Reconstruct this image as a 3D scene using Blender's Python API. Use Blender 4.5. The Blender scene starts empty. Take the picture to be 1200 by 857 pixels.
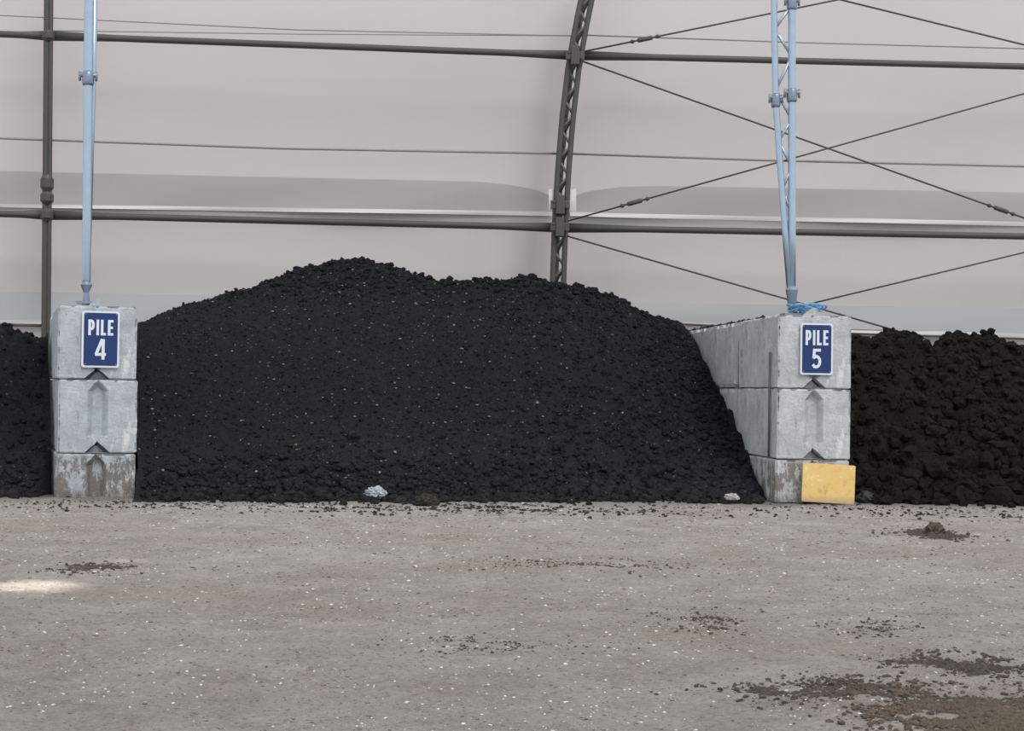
import bpy, bmesh, math, random
import numpy as np
from mathutils import Vector, Matrix, noise, Euler

random.seed(7); np.random.seed(7)
scene = bpy.context.scene
col = scene.collection
try:
    scene.view_settings.view_transform = 'Standard'
    scene.view_settings.look = 'None'
except Exception:
    pass

# ------------------------------------------------------------------ camera
F = 1800.0; CX, CY = 600.0, 428.5; H = 1.3
yaw = math.radians(4.6); pitch = math.atan(29.5 / F); roll = math.radians(0.79)
fwd = Vector((math.sin(yaw) * math.cos(pitch), math.cos(yaw) * math.cos(pitch), math.sin(pitch)))
r0 = Vector((math.cos(yaw), -math.sin(yaw), 0))
u0 = r0.cross(fwd)
rt = r0 * math.cos(roll) + u0 * math.sin(roll)
up = -r0 * math.sin(roll) + u0 * math.cos(roll)
C = Vector((0, 0, H))
cam_d = bpy.data.cameras.new("camera"); cam = bpy.data.objects.new("camera", cam_d)
col.objects.link(cam)
M = Matrix(((rt.x, up.x, -fwd.x, C.x), (rt.y, up.y, -fwd.y, C.y), (rt.z, up.z, -fwd.z, C.z), (0, 0, 0, 1)))
cam.matrix_world = M
cam_d.sensor_width = 36; cam_d.lens = F * 36 / 1200
cam_d.clip_end = 300
scene.camera = cam

def ray(px, py):
    return fwd + rt * ((px - CX) / F) - up * ((py - CY) / F)
def P(px, py, Y):
    d = ray(px, py); return C + d * (Y / d.y)
def G(px, py):
    d = ray(px, py); return C + d * (-H / d.z)

# ------------------------------------------------------------------ materials
def new_mat(name):
    m = bpy.data.materials.new(name); m.use_nodes = True
    nt = m.node_tree; b = nt.nodes["Principled BSDF"]
    return m, nt, b
def ramp(nt, fac, stops):
    r = nt.nodes.new("ShaderNodeValToRGB")
    while len(r.color_ramp.elements) < len(stops):
        r.color_ramp.elements.new(0.5)
    for e, (p, c) in zip(r.color_ramp.elements, stops):
        e.position = p; e.color = (c[0], c[1], c[2], 1) if not isinstance(c, float) else (c, c, c, 1)
    nt.links.new(fac, r.inputs[0]); return r.outputs[0]
def mix(nt, fac, a, b, mode='MIX'):
    n = nt.nodes.new("ShaderNodeMix"); n.data_type = 'RGBA'; n.blend_type = mode
    for sock, v in ((n.inputs[0], fac), (n.inputs[6], a), (n.inputs[7], b)):
        if isinstance(v, bpy.types.NodeSocket): nt.links.new(v, sock)
        elif isinstance(v, (int, float)): sock.default_value = v if sock.type == 'VALUE' else (v, v, v, 1)
        else: sock.default_value = (v[0], v[1], v[2], 1)
    return n.outputs[2]
def coords(nt, scale=(1, 1, 1), kind='Object'):
    t = nt.nodes.new("ShaderNodeTexCoord"); mp = nt.nodes.new("ShaderNodeMapping")
    mp.inputs['Scale'].default_value = scale
    nt.links.new(t.outputs[kind], mp.inputs[0]); return mp.outputs[0]
def noi(nt, vec, scale, detail=6, rough=0.6, out='Fac'):
    n = nt.nodes.new("ShaderNodeTexNoise"); n.inputs['Scale'].default_value = scale
    n.inputs['Detail'].default_value = detail; n.inputs['Roughness'].default_value = rough
    nt.links.new(vec, n.inputs['Vector']); return n.outputs[out]
def bump(nt, b, h, strength, dist):
    n = nt.nodes.new("ShaderNodeBump"); n.inputs['Strength'].default_value = strength
    n.inputs['Distance'].default_value = dist
    nt.links.new(h, n.inputs['Height']); nt.links.new(n.outputs[0], b.inputs['Normal'])
def s(r, g, b_):
    f = lambda c: (c / 255 / 12.92) if c / 255 <= .04045 else ((c / 255 + .055) / 1.055) ** 2.4
    return (f(r), f(g), f(b_))
def mathn(nt, op, a, b=None):
    n = nt.nodes.new("ShaderNodeMath"); n.operation = op
    for i, v in enumerate((a, b)):
        if v is None: continue
        if isinstance(v, (int, float)): n.inputs[i].default_value = v
        else: nt.links.new(v, n.inputs[i])
    return n.outputs[0]
def warp(nt, vec, scale, amt):
    c = noi(nt, vec, scale, 3, .6, 'Color')
    a = nt.nodes.new("ShaderNodeVectorMath"); a.operation = 'SCALE'; a.inputs['Scale'].default_value = amt
    nt.links.new(c, a.inputs[0])
    d = nt.nodes.new("ShaderNodeVectorMath"); d.operation = 'ADD'
    nt.links.new(vec, d.inputs[0]); nt.links.new(a.outputs[0], d.inputs[1]); return d.outputs[0]

def fleck_mask(nt, vec, scale, thresh, rad):
    v = nt.nodes.new("ShaderNodeTexVoronoi"); v.inputs['Scale'].default_value = scale
    nt.links.new(vec, v.inputs['Vector'])
    sp = nt.nodes.new("ShaderNodeSeparateColor"); nt.links.new(v.outputs['Color'], sp.inputs[0])
    a = mathn(nt, 'GREATER_THAN', sp.outputs[0], thresh)
    b = mathn(nt, 'LESS_THAN', v.outputs['Distance'], rad)
    return mathn(nt, 'MULTIPLY', a, b), sp.outputs[1]

def soil_mat(name, dark, lite, fleck, thresh, toe=None, low=0.0, bd=.06):
    m, nt, b = new_mat(name)
    v = coords(nt)
    n1 = noi(nt, v, 1.2, 5); n2 = noi(nt, v, 34, 10, .85); n3 = noi(nt, v, 9, 8, .8)
    c = mix(nt, ramp(nt, n2, [(0.40, 0.0), (0.60, 1.0)]), dark, lite)
    c = mix(nt, mathn(nt, 'MULTIPLY', ramp(nt, n1, [(0.42, 0.0), (0.62, 1.0)]), .5), c, toe or lite)
    c = mix(nt, ramp(nt, n3, [(0.52, 0.0), (0.66, .5)]), c, tuple(x * 1.35 for x in lite))
    if low:
        g = nt.nodes.new("ShaderNodeNewGeometry")
        sp = nt.nodes.new("ShaderNodeSeparateXYZ"); nt.links.new(g.outputs['Position'], sp.inputs[0])
        z = mathn(nt, 'ADD', sp.outputs[2], mathn(nt, 'MULTIPLY', n1, 1.4))
        mr = nt.nodes.new("ShaderNodeMapRange"); mr.inputs[1].default_value = .5; mr.inputs[2].default_value = 1.8
        mr.inputs[3].default_value = low; mr.inputs[4].default_value = 0
        nt.links.new(z, mr.inputs[0])
        c = mix(nt, mathn(nt, 'MULTIPLY', mr.outputs[0], ramp(nt, n2, [(0.4, 0.2), (0.6, 1.0)])), c, s(80, 75, 73))
    vw = warp(nt, v, 30, .05)
    mk, rnd = fleck_mask(nt, vw, 24, thresh, .28)
    c = mix(nt, mathn(nt, 'MULTIPLY', mk, .8), c, mix(nt, rnd, fleck, tuple(x * .4 for x in fleck)))
    nt.links.new(c, b.inputs['Base Color'])
    b.inputs['Roughness'].default_value = .95
    b.inputs['Specular IOR Level'].default_value = .15
    bump(nt, b, n2, 1.0, bd)
    return m
m_soil = soil_mat("black_compost", s(18, 20, 26), s(50, 53, 62), s(150, 144, 134), .962, s(44, 43, 46), .55)
m_soil_brown = soil_mat("brown_black_compost", s(20, 19, 19), s(48, 44, 42), s(84, 72, 58), .985, s(44, 40, 37))
m_clod = soil_mat("clod_soil", s(84, 77, 70), s(122, 113, 104), s(170, 160, 142), .97, None, 0, .03)
m_toe = soil_mat("toe_soil", s(54, 51, 50), s(90, 84, 80), s(150, 140, 122), .97)
m_mulch = soil_mat("brown_mulch", s(90, 80, 71), s(140, 127, 115), s(185, 172, 152), .90, None, 0, .03)

# ground
m_ground, nt, b = new_mat("packed_dirt")
v = coords(nt)
vs = coords(nt, (.6, 1.0, 1))
vm = warp(nt, v, 4, .25)
vms = warp(nt, vs, 3, .25)
n_big = noi(nt, vs, .7, 6, .65); n_mid = noi(nt, vm, 1.8, 12, .85); n_fine = noi(nt, v, 40, 10, .85)
n_grit = noi(nt, v, 15, 10, .85)
c = mix(nt, ramp(nt, n_mid, [(0.40, 0.0), (0.60, 1.0)]), s(176, 167, 161), s(208, 201, 196))
c = mix(nt, ramp(nt, n_big, [(0.48, 0.0), (0.62, .45)]), c, s(176, 164, 153))
c = mix(nt, ramp(nt, n_big, [(0.34, .4), (0.44, 0.0)]), c, s(216, 211, 208))
c = mix(nt, ramp(nt, noi(nt, vms, 3.5, 12, .85), [(0.56, 0.0), (0.64, .5)]), c, s(142, 132, 123))
c = mix(nt, ramp(nt, n_grit, [(0.38, .7), (0.45, 0.0)]), c, s(126, 118, 111))
c = mix(nt, ramp(nt, n_grit, [(0.57, 0.0), (0.64, .6)]), c, s(230, 226, 221))
c = mix(nt, ramp(nt, n_fine, [(0.39, .95), (0.45, 0.0)]), c, s(110, 103, 97))
c = mix(nt, ramp(nt, n_fine, [(0.56, 0.0), (0.63, .8)]), c, s(236, 231, 226))
vw = warp(nt, v, 26, .05)
mk, rnd = fleck_mask(nt, vw, 28, .90, .26)
c = mix(nt, mathn(nt, 'MULTIPLY', mk, .65), c, mix(nt, rnd, s(234, 229, 222), s(98, 91, 84)))
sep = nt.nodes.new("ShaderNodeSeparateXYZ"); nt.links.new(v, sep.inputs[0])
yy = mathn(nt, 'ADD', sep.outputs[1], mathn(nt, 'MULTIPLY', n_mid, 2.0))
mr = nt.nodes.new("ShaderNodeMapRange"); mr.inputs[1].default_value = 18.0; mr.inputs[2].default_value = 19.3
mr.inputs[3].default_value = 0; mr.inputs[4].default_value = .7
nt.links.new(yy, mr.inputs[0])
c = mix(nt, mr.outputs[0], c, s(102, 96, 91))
nt.links.new(c, b.inputs['Base Color']); b.inputs['Roughness'].default_value = .95
b.inputs['Specular IOR Level'].default_value = .15
bump(nt, b, mathn(nt, 'ADD', mathn(nt, 'ADD', n_fine, n_grit), n_mid), .95, .036)

# concrete
def concrete(name, base, mud):
    m, nt, b = new_mat(name)
    v = coords(nt); vs = coords(nt, (2, 2, .7))
    g = nt.nodes.new("ShaderNodeNewGeometry")
    n1 = noi(nt, v, 2.6, 8, .75); n2 = noi(nt, v, 30, 6, .7); n3 = noi(nt, vs, 2.5, 7, .75)
    pv = nt.nodes.new("ShaderNodeMapping"); pv.inputs['Scale'].default_value = (2.6, 2.6, 1.2)
    nt.links.new(g.outputs['Position'], pv.inputs[0])
    n4 = noi(nt, pv.outputs[0], 2.4, 8, .8)
    oi = nt.nodes.new("ShaderNodeObjectInfo")
    c = mix(nt, ramp(nt, n1, [(0.36, 0.0), (0.64, 1.0)]), tuple(x * .74 for x in base), tuple(min(1, x * 1.12) for x in base))
    c = mix(nt, ramp(nt, n3, [(0.55, 0.0), (0.64, .7)]), c, s(232, 234, 235))
    c = mix(nt, ramp(nt, n3, [(0.36, .6), (0.43, 0.0)]), c, s(136, 135, 132))
    c = mix(nt, ramp(nt, noi(nt, v, 9, 8, .8), [(0.57, 0.0), (0.65, .45)]), c, s(130, 129, 127))
    c = mix(nt, ramp(nt, n2, [(0.28, .8), (0.38, 0.0)]), c, s(110, 110, 110))
    c = mix(nt, mathn(nt, 'MULTIPLY', oi.outputs['Random'], .18), c, s(152, 160, 168))
    sp = nt.nodes.new("ShaderNodeSeparateXYZ"); nt.links.new(g.outputs['Position'], sp.inputs[0])
    mr = nt.nodes.new("ShaderNodeMapRange"); mr.inputs[1].default_value = .46; mr.inputs[2].default_value = .53
    mr.inputs[3].default_value = mud; mr.inputs[4].default_value = 0
    nt.links.new(sp.outputs[2], mr.inputs[0])
    st = mathn(nt, 'MULTIPLY', mr.outputs[0], ramp(nt, n4, [(0.48, 0.0), (0.53, 1.0)]))
    c = mix(nt, st, c, s(112, 105, 98))
    mr2 = nt.nodes.new("ShaderNodeMapRange"); mr2.inputs[1].default_value = .0; mr2.inputs[2].default_value = .08
    mr2.inputs[3].default_value = .5; mr2.inputs[4].default_value = 0
    nt.links.new(mathn(nt, 'ADD', sp.outputs[2], mathn(nt, 'MULTIPLY', n1, -.08)), mr2.inputs[0])
    c = mix(nt, mr2.outputs[0], c, s(108, 101, 94))
    nt.links.new(c, b.inputs['Base Color']); b.inputs['Roughness'].default_value = .9
    b.inputs['Specular IOR Level'].default_value = .2
    bump(nt, b, mathn(nt, 'ADD', n2, n1), .55, .03)
    return m
m_conc = concrete("cast_concrete", s(186, 194, 201), .85)
m_conc_l = concrete("pale_cast_concrete", s(198, 201, 203), .8)

def simple(name, colr, rough=.6, metal=0, var=.12, scale=6, bmp=0):
    m, nt, b = new_mat(name)
    v = coords(nt); n = noi(nt, v, scale, 6)
    c = mix(nt, n, tuple(x * (1 - var) for x in colr), tuple(min(1, x * (1 + var)) for x in colr))
    nt.links.new(c, b.inputs['Base Color'])
    b.inputs['Roughness'].default_value = rough; b.inputs['Metallic'].default_value = metal
    if bmp: bump(nt, b, n, bmp, .02)
    return m
m_steel = simple("weathered_frame_steel", s(76, 75, 71), .6, .1)
m_steel_l = simple("frame_steel_pale", s(100, 98, 93), .6, .1)
m_galv = simple("galvanised_tube", s(168, 188, 208), .28, .7, .10, 9)
m_galv_d = simple("galvanised_fitting", s(132, 146, 162), .35, .6)
m_cable = simple("steel_cable", s(78, 76, 74), .6, .2)
m_rope = simple("grey_rope", s(146, 142, 139), .8)
m_blue = simple("sign_blue", s(2, 46, 104), .4, 0, .05)
m_white = simple("sign_white", s(218, 224, 232), .45, 0, .02)
m_rust = simple("rod_steel", s(112, 110, 108), .6, .2)
m_plastic = simple("crumpled_plastic", s(158, 166, 176), .4, 0, .45, 14, .6)
m_bluerope = simple("blue_grey_rope", s(110, 156, 196), .7)
m_rubber = simple("dark_rubber", s(44, 44, 46), .7)
m_chip_l = simple("pale_chip", s(214, 208, 200), .9, 0, .2, 3)
m_chip_d = simple("dark_chip", s(118, 109, 100), .9, 0, .3, 3)
m_chip_t = simple("tan_chip", s(126, 121, 111), .9, 0, .45, 3)
m_paper = simple("paper", s(168, 166, 162), .8, 0, .25, 12)

# yellow paint
m_yel, nt, b = new_mat("worn_yellow_paint")
v = coords(nt); n = noi(nt, v, 4, 8, .8); n2 = noi(nt, v, 30, 5)
c = mix(nt, n2, s(214, 178, 100), s(224, 192, 122))
c = mix(nt, ramp(nt, n, [(0.54, 0.0), (0.60, .75)]), c, s(182, 148, 100))
c = mix(nt, ramp(nt, n, [(0.40, .9), (0.45, 0.0)]), c, s(226, 212, 176))
sp = nt.nodes.new("ShaderNodeSeparateXYZ"); nt.links.new(v, sp.inputs[0])
mr = nt.nodes.new("ShaderNodeMapRange"); mr.inputs[1].default_value = -.22; mr.inputs[2].default_value = -.14
mr.inputs[3].default_value = .85; mr.inputs[4].default_value = 0
nt.links.new(mathn(nt, 'ADD', sp.outputs[2], mathn(nt, 'MULTIPLY', mathn(nt, 'SUBTRACT', n, .5), .3)), mr.inputs[0])
c = mix(nt, mr.outputs[0], c, s(166, 146, 118))
nt.links.new(c, b.inputs['Base Color']); b.inputs['Roughness'].default_value = .6

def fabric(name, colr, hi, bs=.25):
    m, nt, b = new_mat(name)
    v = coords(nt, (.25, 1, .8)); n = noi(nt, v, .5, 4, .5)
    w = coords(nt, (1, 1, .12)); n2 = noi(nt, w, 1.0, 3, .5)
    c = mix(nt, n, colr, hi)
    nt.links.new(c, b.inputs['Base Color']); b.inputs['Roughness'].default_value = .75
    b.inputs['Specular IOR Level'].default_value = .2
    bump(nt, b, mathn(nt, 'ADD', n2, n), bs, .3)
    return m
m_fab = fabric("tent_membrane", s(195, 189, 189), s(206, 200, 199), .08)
m_fab_d = fabric("tent_membrane_shade_band", s(172, 169, 168), s(182, 179, 177), .08)  # shading of the sagging fold put into a darker membrane colour
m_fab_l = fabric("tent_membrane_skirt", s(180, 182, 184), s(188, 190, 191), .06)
m_fab_w = fabric("white_tab_and_highlight", s(214, 212, 210), s(222, 220, 218), .05)  # white tabs, and the painted highlight strips under the folds

# ------------------------------------------------------------------ helpers
def mesh_obj(name, verts, faces, mat=None, smooth=False, parent=None, loc=None):
    me = bpy.data.meshes.new(name)
    me.from_pydata([tuple(v) for v in verts], [], faces); me.update()
    if mat: me.materials.append(mat)
    if smooth:
        for p in me.polygons: p.use_smooth = True
    ob = bpy.data.objects.new(name, me); col.objects.link(ob)
    if loc is not None: ob.location = loc
    if parent is not None: ob.parent = parent
    return ob
def tag(ob, label, cat, group=None, kind=None):
    ob["label"] = label; ob["category"] = cat
    if group: ob["group"] = group
    if kind: ob["kind"] = kind
    return ob
def empty(name, loc):
    e = bpy.data.objects.new(name, None); e.location = loc; e.empty_display_size = .2
    col.objects.link(e); return e
def tube_geo(pts, r, segs=10, caps=True):
    pts = [Vector(p) for p in pts]; rs = r if isinstance(r, (list, tuple)) else [r] * len(pts)
    V, Fc = [], []
    prev = None
    for i, p in enumerate(pts):
        if i == 0: d = pts[1] - p
        elif i == len(pts) - 1: d = p - pts[i - 1]
        else: d = (pts[i + 1] - pts[i - 1])
        d.normalize()
        if prev is None:
            a = Vector((0, 0, 1)) if abs(d.z) < .9 else Vector((1, 0, 0))
            n1 = d.cross(a).normalized()
        else:
            n1 = (prev - d * prev.dot(d)).normalized()
        prev = n1; n2 = d.cross(n1)
        for k in range(segs):
            t = 2 * math.pi * k / segs
            V.append(p + (n1 * math.cos(t) + n2 * math.sin(t)) * rs[i])
    for i in range(len(pts) - 1):
        for k in range(segs):
            a = i * segs + k; b2 = i * segs + (k + 1) % segs
            Fc.append((a, b2, b2 + segs, a + segs))
    if caps:
        Fc.append(tuple(range(segs - 1, -1, -1)))
        Fc.append(tuple((len(pts) - 1) * segs + k for k in range(segs)))
    return V, Fc
def tube(name, pts, r, mat, parent=None, segs=10):
    off = Vector(parent.location) if parent is not None else Vector(pts[0])
    V, Fc = tube_geo(pts, r, segs)
    V = [p - off for p in V]
    ob = mesh_obj(name, V, Fc, mat, True, parent)
    if parent is None: ob.location = off
    return ob
def join_geo(parts):
    V, Fc = [], []
    for v_, f_ in parts:
        o = len(V); V += list(v_); Fc += [tuple(i + o for i in f) for f in f_]
    return V, Fc
def box_geo(cx, cy, cz, sx, sy, sz):
    V = [Vector((cx + dx * sx / 2, cy + dy * sy / 2, cz + dz * sz / 2)) for dx in (-1, 1) for dy in (-1, 1) for dz in (-1, 1)]
    Fc = [(0, 1, 3, 2), (4, 6, 7, 5), (0, 4, 5, 1), (2, 3, 7, 6), (0, 2, 6, 4), (1, 5, 7, 3)]
    return V, Fc
def bevel(ob, w, seg=2):
    m = ob.modifiers.new("bevel", 'BEVEL'); m.width = w; m.segments = seg; m.limit_method = 'ANGLE'

def gz(x, y):
    return (noise.fractal(Vector((x * .5, y * .7, 3.1)), 1, 2, 3) * .02
            + noise.fractal(Vector((x * 2.2, y * 3.2, 7.7)), .8, 2, 5) * .015
            + noise.noise(Vector((x * 13, y * 13, 1.7))) * .008)

# ------------------------------------------------------------------ floor
def grid(xs, ys, zf):
    V = [(x, y, zf(x, y)) for y in ys for x in xs]
    nx = len(xs)
    Fc = [(j * nx + i, j * nx + i + 1, (j + 1) * nx + i + 1, (j + 1) * nx + i) for j in range(len(ys) - 1) for i in range(nx - 1)]
    return V, Fc
xs = np.concatenate([np.linspace(-22, -7.2, 16), np.linspace(-7, 9, 400), np.linspace(9.2, 24, 16)])
ys = np.concatenate([np.linspace(-4, 4.8, 12), np.linspace(5, 19, 480), np.linspace(19.3, 31.5, 18)])
V, Fc = grid([float(a) for a in xs], [float(a) for a in ys], gz)
fl = mesh_obj("floor", V, Fc, m_ground, True)
tag(fl, "packed grey-brown dirt yard with chips and mud", "ground", kind="structure")

# ------------------------------------------------------------------ rear membrane
YB = 30.0
def wall_patch(name, outline_top, outline_bot, Y, mat, n=60, rows=1, bulge=0.0, tilt=0.0):
    def samp(o, x):
        for (x0, y0), (x1, y1) in zip(o, o[1:]):
            if x <= x1: return y0 + (y1 - y0) * (x - x0) / (x1 - x0)
        return o[-1][1]
    x0, x1 = outline_top[0][0], outline_top[-1][0]
    V, Fc = [], []
    for i in range(n + 1):
        x = x0 + (x1 - x0) * i / n
        a, b2 = samp(outline_top, x), samp(outline_bot, x)
        for j in range(rows + 1):
            t = j / rows
            p = P(x, a + (b2 - a) * t, Y)
            p.y += -bulge * math.sin(math.pi * t) + tilt * t + .02 * math.sin(x * .021 + t * 2) * t
            V.append(p)
    for i in range(n):
        for j in range(rows):
            a = i * (rows + 1) + j
            Fc.append((a, a + 1, a + rows + 2, a + rows + 1))
    return mesh_obj(name, V, Fc, mat, True)
xs = [float(a) for a in np.linspace(-20, 24, 80)]; zs = [float(a) for a in np.linspace(-.1, 11.5, 40)]
V = [(x, YB + .05 * math.sin(x * .6 + z * .3) + .03 * noise.noise(Vector((x * .5, 0, z * .5))), z) for z in zs for x in xs]
nx = len(xs)
Fc = [(j * nx + i, j * nx + i + 1, (j + 1) * nx + i + 1, (j + 1) * nx + i) for j in range(len(zs) - 1) for i in range(nx - 1)]
wb = mesh_obj("wall_back", V, Fc, m_fab, True)
tag(wb, "taut pale grey-beige membrane of a fabric storage building", "tent wall", kind="structure")

YT = YB - .14
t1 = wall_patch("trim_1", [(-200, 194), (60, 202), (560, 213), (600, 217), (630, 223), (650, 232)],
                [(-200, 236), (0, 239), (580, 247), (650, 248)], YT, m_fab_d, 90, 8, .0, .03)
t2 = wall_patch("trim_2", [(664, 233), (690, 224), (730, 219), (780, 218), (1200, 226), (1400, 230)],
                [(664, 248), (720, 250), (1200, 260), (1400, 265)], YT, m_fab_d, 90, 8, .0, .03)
t3 = wall_patch("trim_3", [(-200, 338), (60, 343), (640, 352)], [(-200, 372), (60, 376), (640, 388)], YT, m_fab_l, 60, 4, .005)
t4 = wall_patch("trim_4", [(660, 353), (1200, 362), (1400, 365)], [(660, 372), (800, 378), (1000, 386), (1200, 391), (1400, 395)], YT, m_fab_l, 60, 4, .005)
t5 = wall_patch("trim_5", [(-200, 236), (0, 239), (580, 247), (648, 248)], [(-200, 240), (0, 243), (580, 252), (648, 253)], YT, m_fab_w, 60, 2, .002)  # trim_5 and trim_6: highlight along the folds' lower edge, painted as white strips
t6 = wall_patch("trim_6", [(668, 248), (720, 250), (1200, 260), (1400, 265)], [(668, 253), (720, 255), (1200, 265), (1400, 269)], YT, m_fab_w, 60, 2, .002)
t7 = wall_patch("trim_7", [(-200, 372), (60, 376), (640, 388)], [(-200, 376), (60, 380), (640, 392)], YT, m_fab_w, 60, 2, .002)
t8 = wall_patch("trim_8", [(800, 378), (1000, 386), (1200, 391), (1400, 395)], [(800, 379), (1000, 390), (1200, 396), (1400, 400)], YT, m_fab_w, 60, 2, .002)
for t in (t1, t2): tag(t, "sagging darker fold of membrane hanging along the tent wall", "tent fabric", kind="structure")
for t in (t3, t4): tag(t, "pale membrane skirt band with roped hem", "tent fabric", kind="structure")
for t in (t5, t6, t7, t8): tag(t, "thin bright strip of painted highlight and hem below the membrane bands", "tent fabric", kind="structure")

YF = YB - .9    # frame plane
def purlin(a, b2, r=.064):
    pts = [P(a[0] + (b2[0] - a[0]) * i / 8, a[1] + (b2[1] - a[1]) * i / 8, YF) for i in range(9)]
    rr = [r * 1.5, r, r, r, r, r, r, r, r * 1.5]
    ob = tube("purlin", pts, rr, m_steel, None, 12)
    tag(ob, "long horizontal dark steel tube purlin against membrane", "steel beam", "horizontal purlins")
for seg in (((-200, 33), (57, 42)), ((57, 42), (677, 65)), ((677, 65), (1400, 83)),
            ((-200, 246), (56, 252)), ((56, 252), (657, 267)), ((657, 267), (1400, 281))):
    purlin(*seg)

def rope(pts, r, label="thin horizontal rope strung along the membrane wall", name="wall_rope", mat=None, Y=YF + .1):
    ob = tube(name, [P(x, y, Y) for x, y in pts], r, mat or m_rope, None, 6)
    tag(ob, label, "rope", "horizontal wall ropes"); return ob
rope([(-200, 155), (0, 162), (330, 174), (655, 180)], .024)
rope([(664, 180), (900, 188), (1200, 195), (1400, 200)], .024)
rope([(-200, 10), (0, 18), (350, 35), (670, 42)], .012)
rope([(680, 41), (940, 50), (1200, 57), (1400, 63)], .014)
rope([(60, 36), (350, 40), (670, 42)], .010)
rope([(-200, 377), (0, 381), (60, 382)], .022, "dark hem rope along the bottom of skirt", mat=m_cable)
rope([(664, 373), (800, 380), (1000, 391), (1200, 397), (1400, 401)], .020, "dark hem rope along the bottom of skirt", mat=m_cable)

def cable(a, b2, tb=None):
    A, B = P(a[0], a[1], YF - .12), P(b2[0], b2[1], YF - .12)
    ob = tube("bracing_cable", [A, (A + B) / 2, B], .018, m_cable, None, 6)
    tag(ob, "thin diagonal steel bracing cable with turnbuckle" if tb else "thin diagonal steel bracing cable", "cable", "diagonal bracing cables")
    if tb is not None:
        p = A + (B - A) * tb; d = (B - A).normalized()
        parts = [tube_geo([p - d * .16, p - d * .13, p + d * .13, p + d * .16], [.018, .045, .045, .018], 8),
                 tube_geo([p - d * .30, p - d * .25, p - d * .20], [.018, .045, .018], 8),
                 tube_geo([p + d * .20, p + d * .25, p + d * .30], [.018, .045, .018], 8)]
        V, Fc = join_geo(parts)
        t = mesh_obj("turnbuckle", [q - A for q in V], Fc, m_cable, True, ob)
cable((683, 72), (1300, 291), .79)
cable((662, 260), (1300, 82), .125)
cable((686, 60), (1000, -4), .22)
cable((978, -2), (1300, 77))
cable((662, 276), (1090, 399))
cable((925, 362), (1300, 272))
cable((1200, 255), (1400, 220))

# centre arch truss
ct_pts = [(701, -60), (687, 0), (679, 40), (672, 80), (665, 140), (660, 200), (656.5, 260), (654, 330), (651, 400), (649, 470)]
def interp(lst, y):
    for (x0, y0), (x1, y1) in zip(lst, lst[1:]):
        if y <= y1: return x0 + (x1 - x0) * (y - y0) / (y1 - y0)
    return lst[-1][0]
base = P(649, 478, YF - .1); base.z = 0
arch = empty("arch_truss", base)
tag(arch, "curved dark steel lattice arch rising behind the compost heap", "steel truss")
dx = .105
yl = [-60 + i * 17.7 for i in range(31)]
chL, chR = [], []
for y in yl:
    p = P(interp(ct_pts, y), y, YF - .1)
    chL.append(p + Vector((-dx, 0, 0))); chR.append(p + Vector((dx, 0, 0)))
tube("chord", chL + [Vector((chL[-1].x, chL[-1].y, 0))], .055, m_steel, arch)
tube("chord", chR + [Vector((chR[-1].x, chR[-1].y, 0))], .055, m_steel, arch)
tube("chord", [(a + b_) / 2 + Vector((0, .35, 0)) for a, b_ in zip(chL, chR)] + [Vector(((chL[-1].x + chR[-1].x) / 2, chL[-1].y + .35, 0))], .045, m_steel, arch)
for i in range(len(yl) - 1):
    a, b2 = (chL[i], chR[i + 1]) if i % 2 == 0 else (chR[i], chL[i + 1])
    tube("lacing_bar", [a, b2], .028, m_steel_l, arch, 6)
    tube("lacing_bar", [a, (chL[i + 1] + chR[i + 1]) / 2 + Vector((0, .35, 0))], .026, m_steel, arch, 6)
for (px, py) in ((674, 65), (656.5, 240), (656, 266)):
    p = P(px, py, YF - .25)
    V, Fc = join_geo([box_geo(p.x, p.y, p.z, .36, .05, .16), box_geo(p.x, p.y + .05, p.z, .16, .22, .36),
                      tube_geo([p + Vector((-.12, -.04, .05)), p + Vector((-.12, .02, .05))], .03, 8),
                      tube_geo([p + Vector((.12, -.04, -.05)), p + Vector((.12, .02, -.05))], .03, 8)])
    o = mesh_obj("joint_bracket", [q - base for q in V], Fc, m_steel, False, arch); bevel(o, .01)
for px0, px1 in ((643, 649), (668, 675)):
    f = wall_patch("membrane_tab", [(px0, 222), (px1, 221)], [(px0, 247), (px1, 248)], YF - .05, m_fab_w, 3, 3, .03)
    for v_ in f.data.vertices: v_.co -= base
    f.parent = arch; f["label"] = "small white membrane tab"

# left column
base = P(53, 470, YF - .1); base.z = 0
lc = empty("tent_column", base)
tag(lc, "slim dark steel upright with bolted joint node", "steel column")
def lcp(y): return P(57 - 3 * y / 375, y, YF - .1)
cpts = [lcp(y) for y in (-60, 0, 100, 200, 300, 400, 460)]
for dxx, rr_, mt in ((-.03, .055, m_steel), (.045, .042, m_steel)):
    pp = [p + Vector((dxx, 0, 0)) for p in cpts]; pp.append(Vector((pp[-1].x, pp[-1].y, 0)))
    tube("chord", pp, rr_, mt, lc)
for y, hgt in ((42, .10), (215, .16), (232, .12), (252, .12)):
    p = lcp(y)
    V, Fc = tube_geo([p + Vector((0, 0, -hgt)), p + Vector((0, 0, -hgt * .5)), p + Vector((0, 0, hgt * .5)), p + Vector((0, 0, hgt))], [.07, .12, .12, .07], 10)
    mesh_obj("joint_bracket", [q - base for q in V], Fc, m_steel, False, lc)

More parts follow.
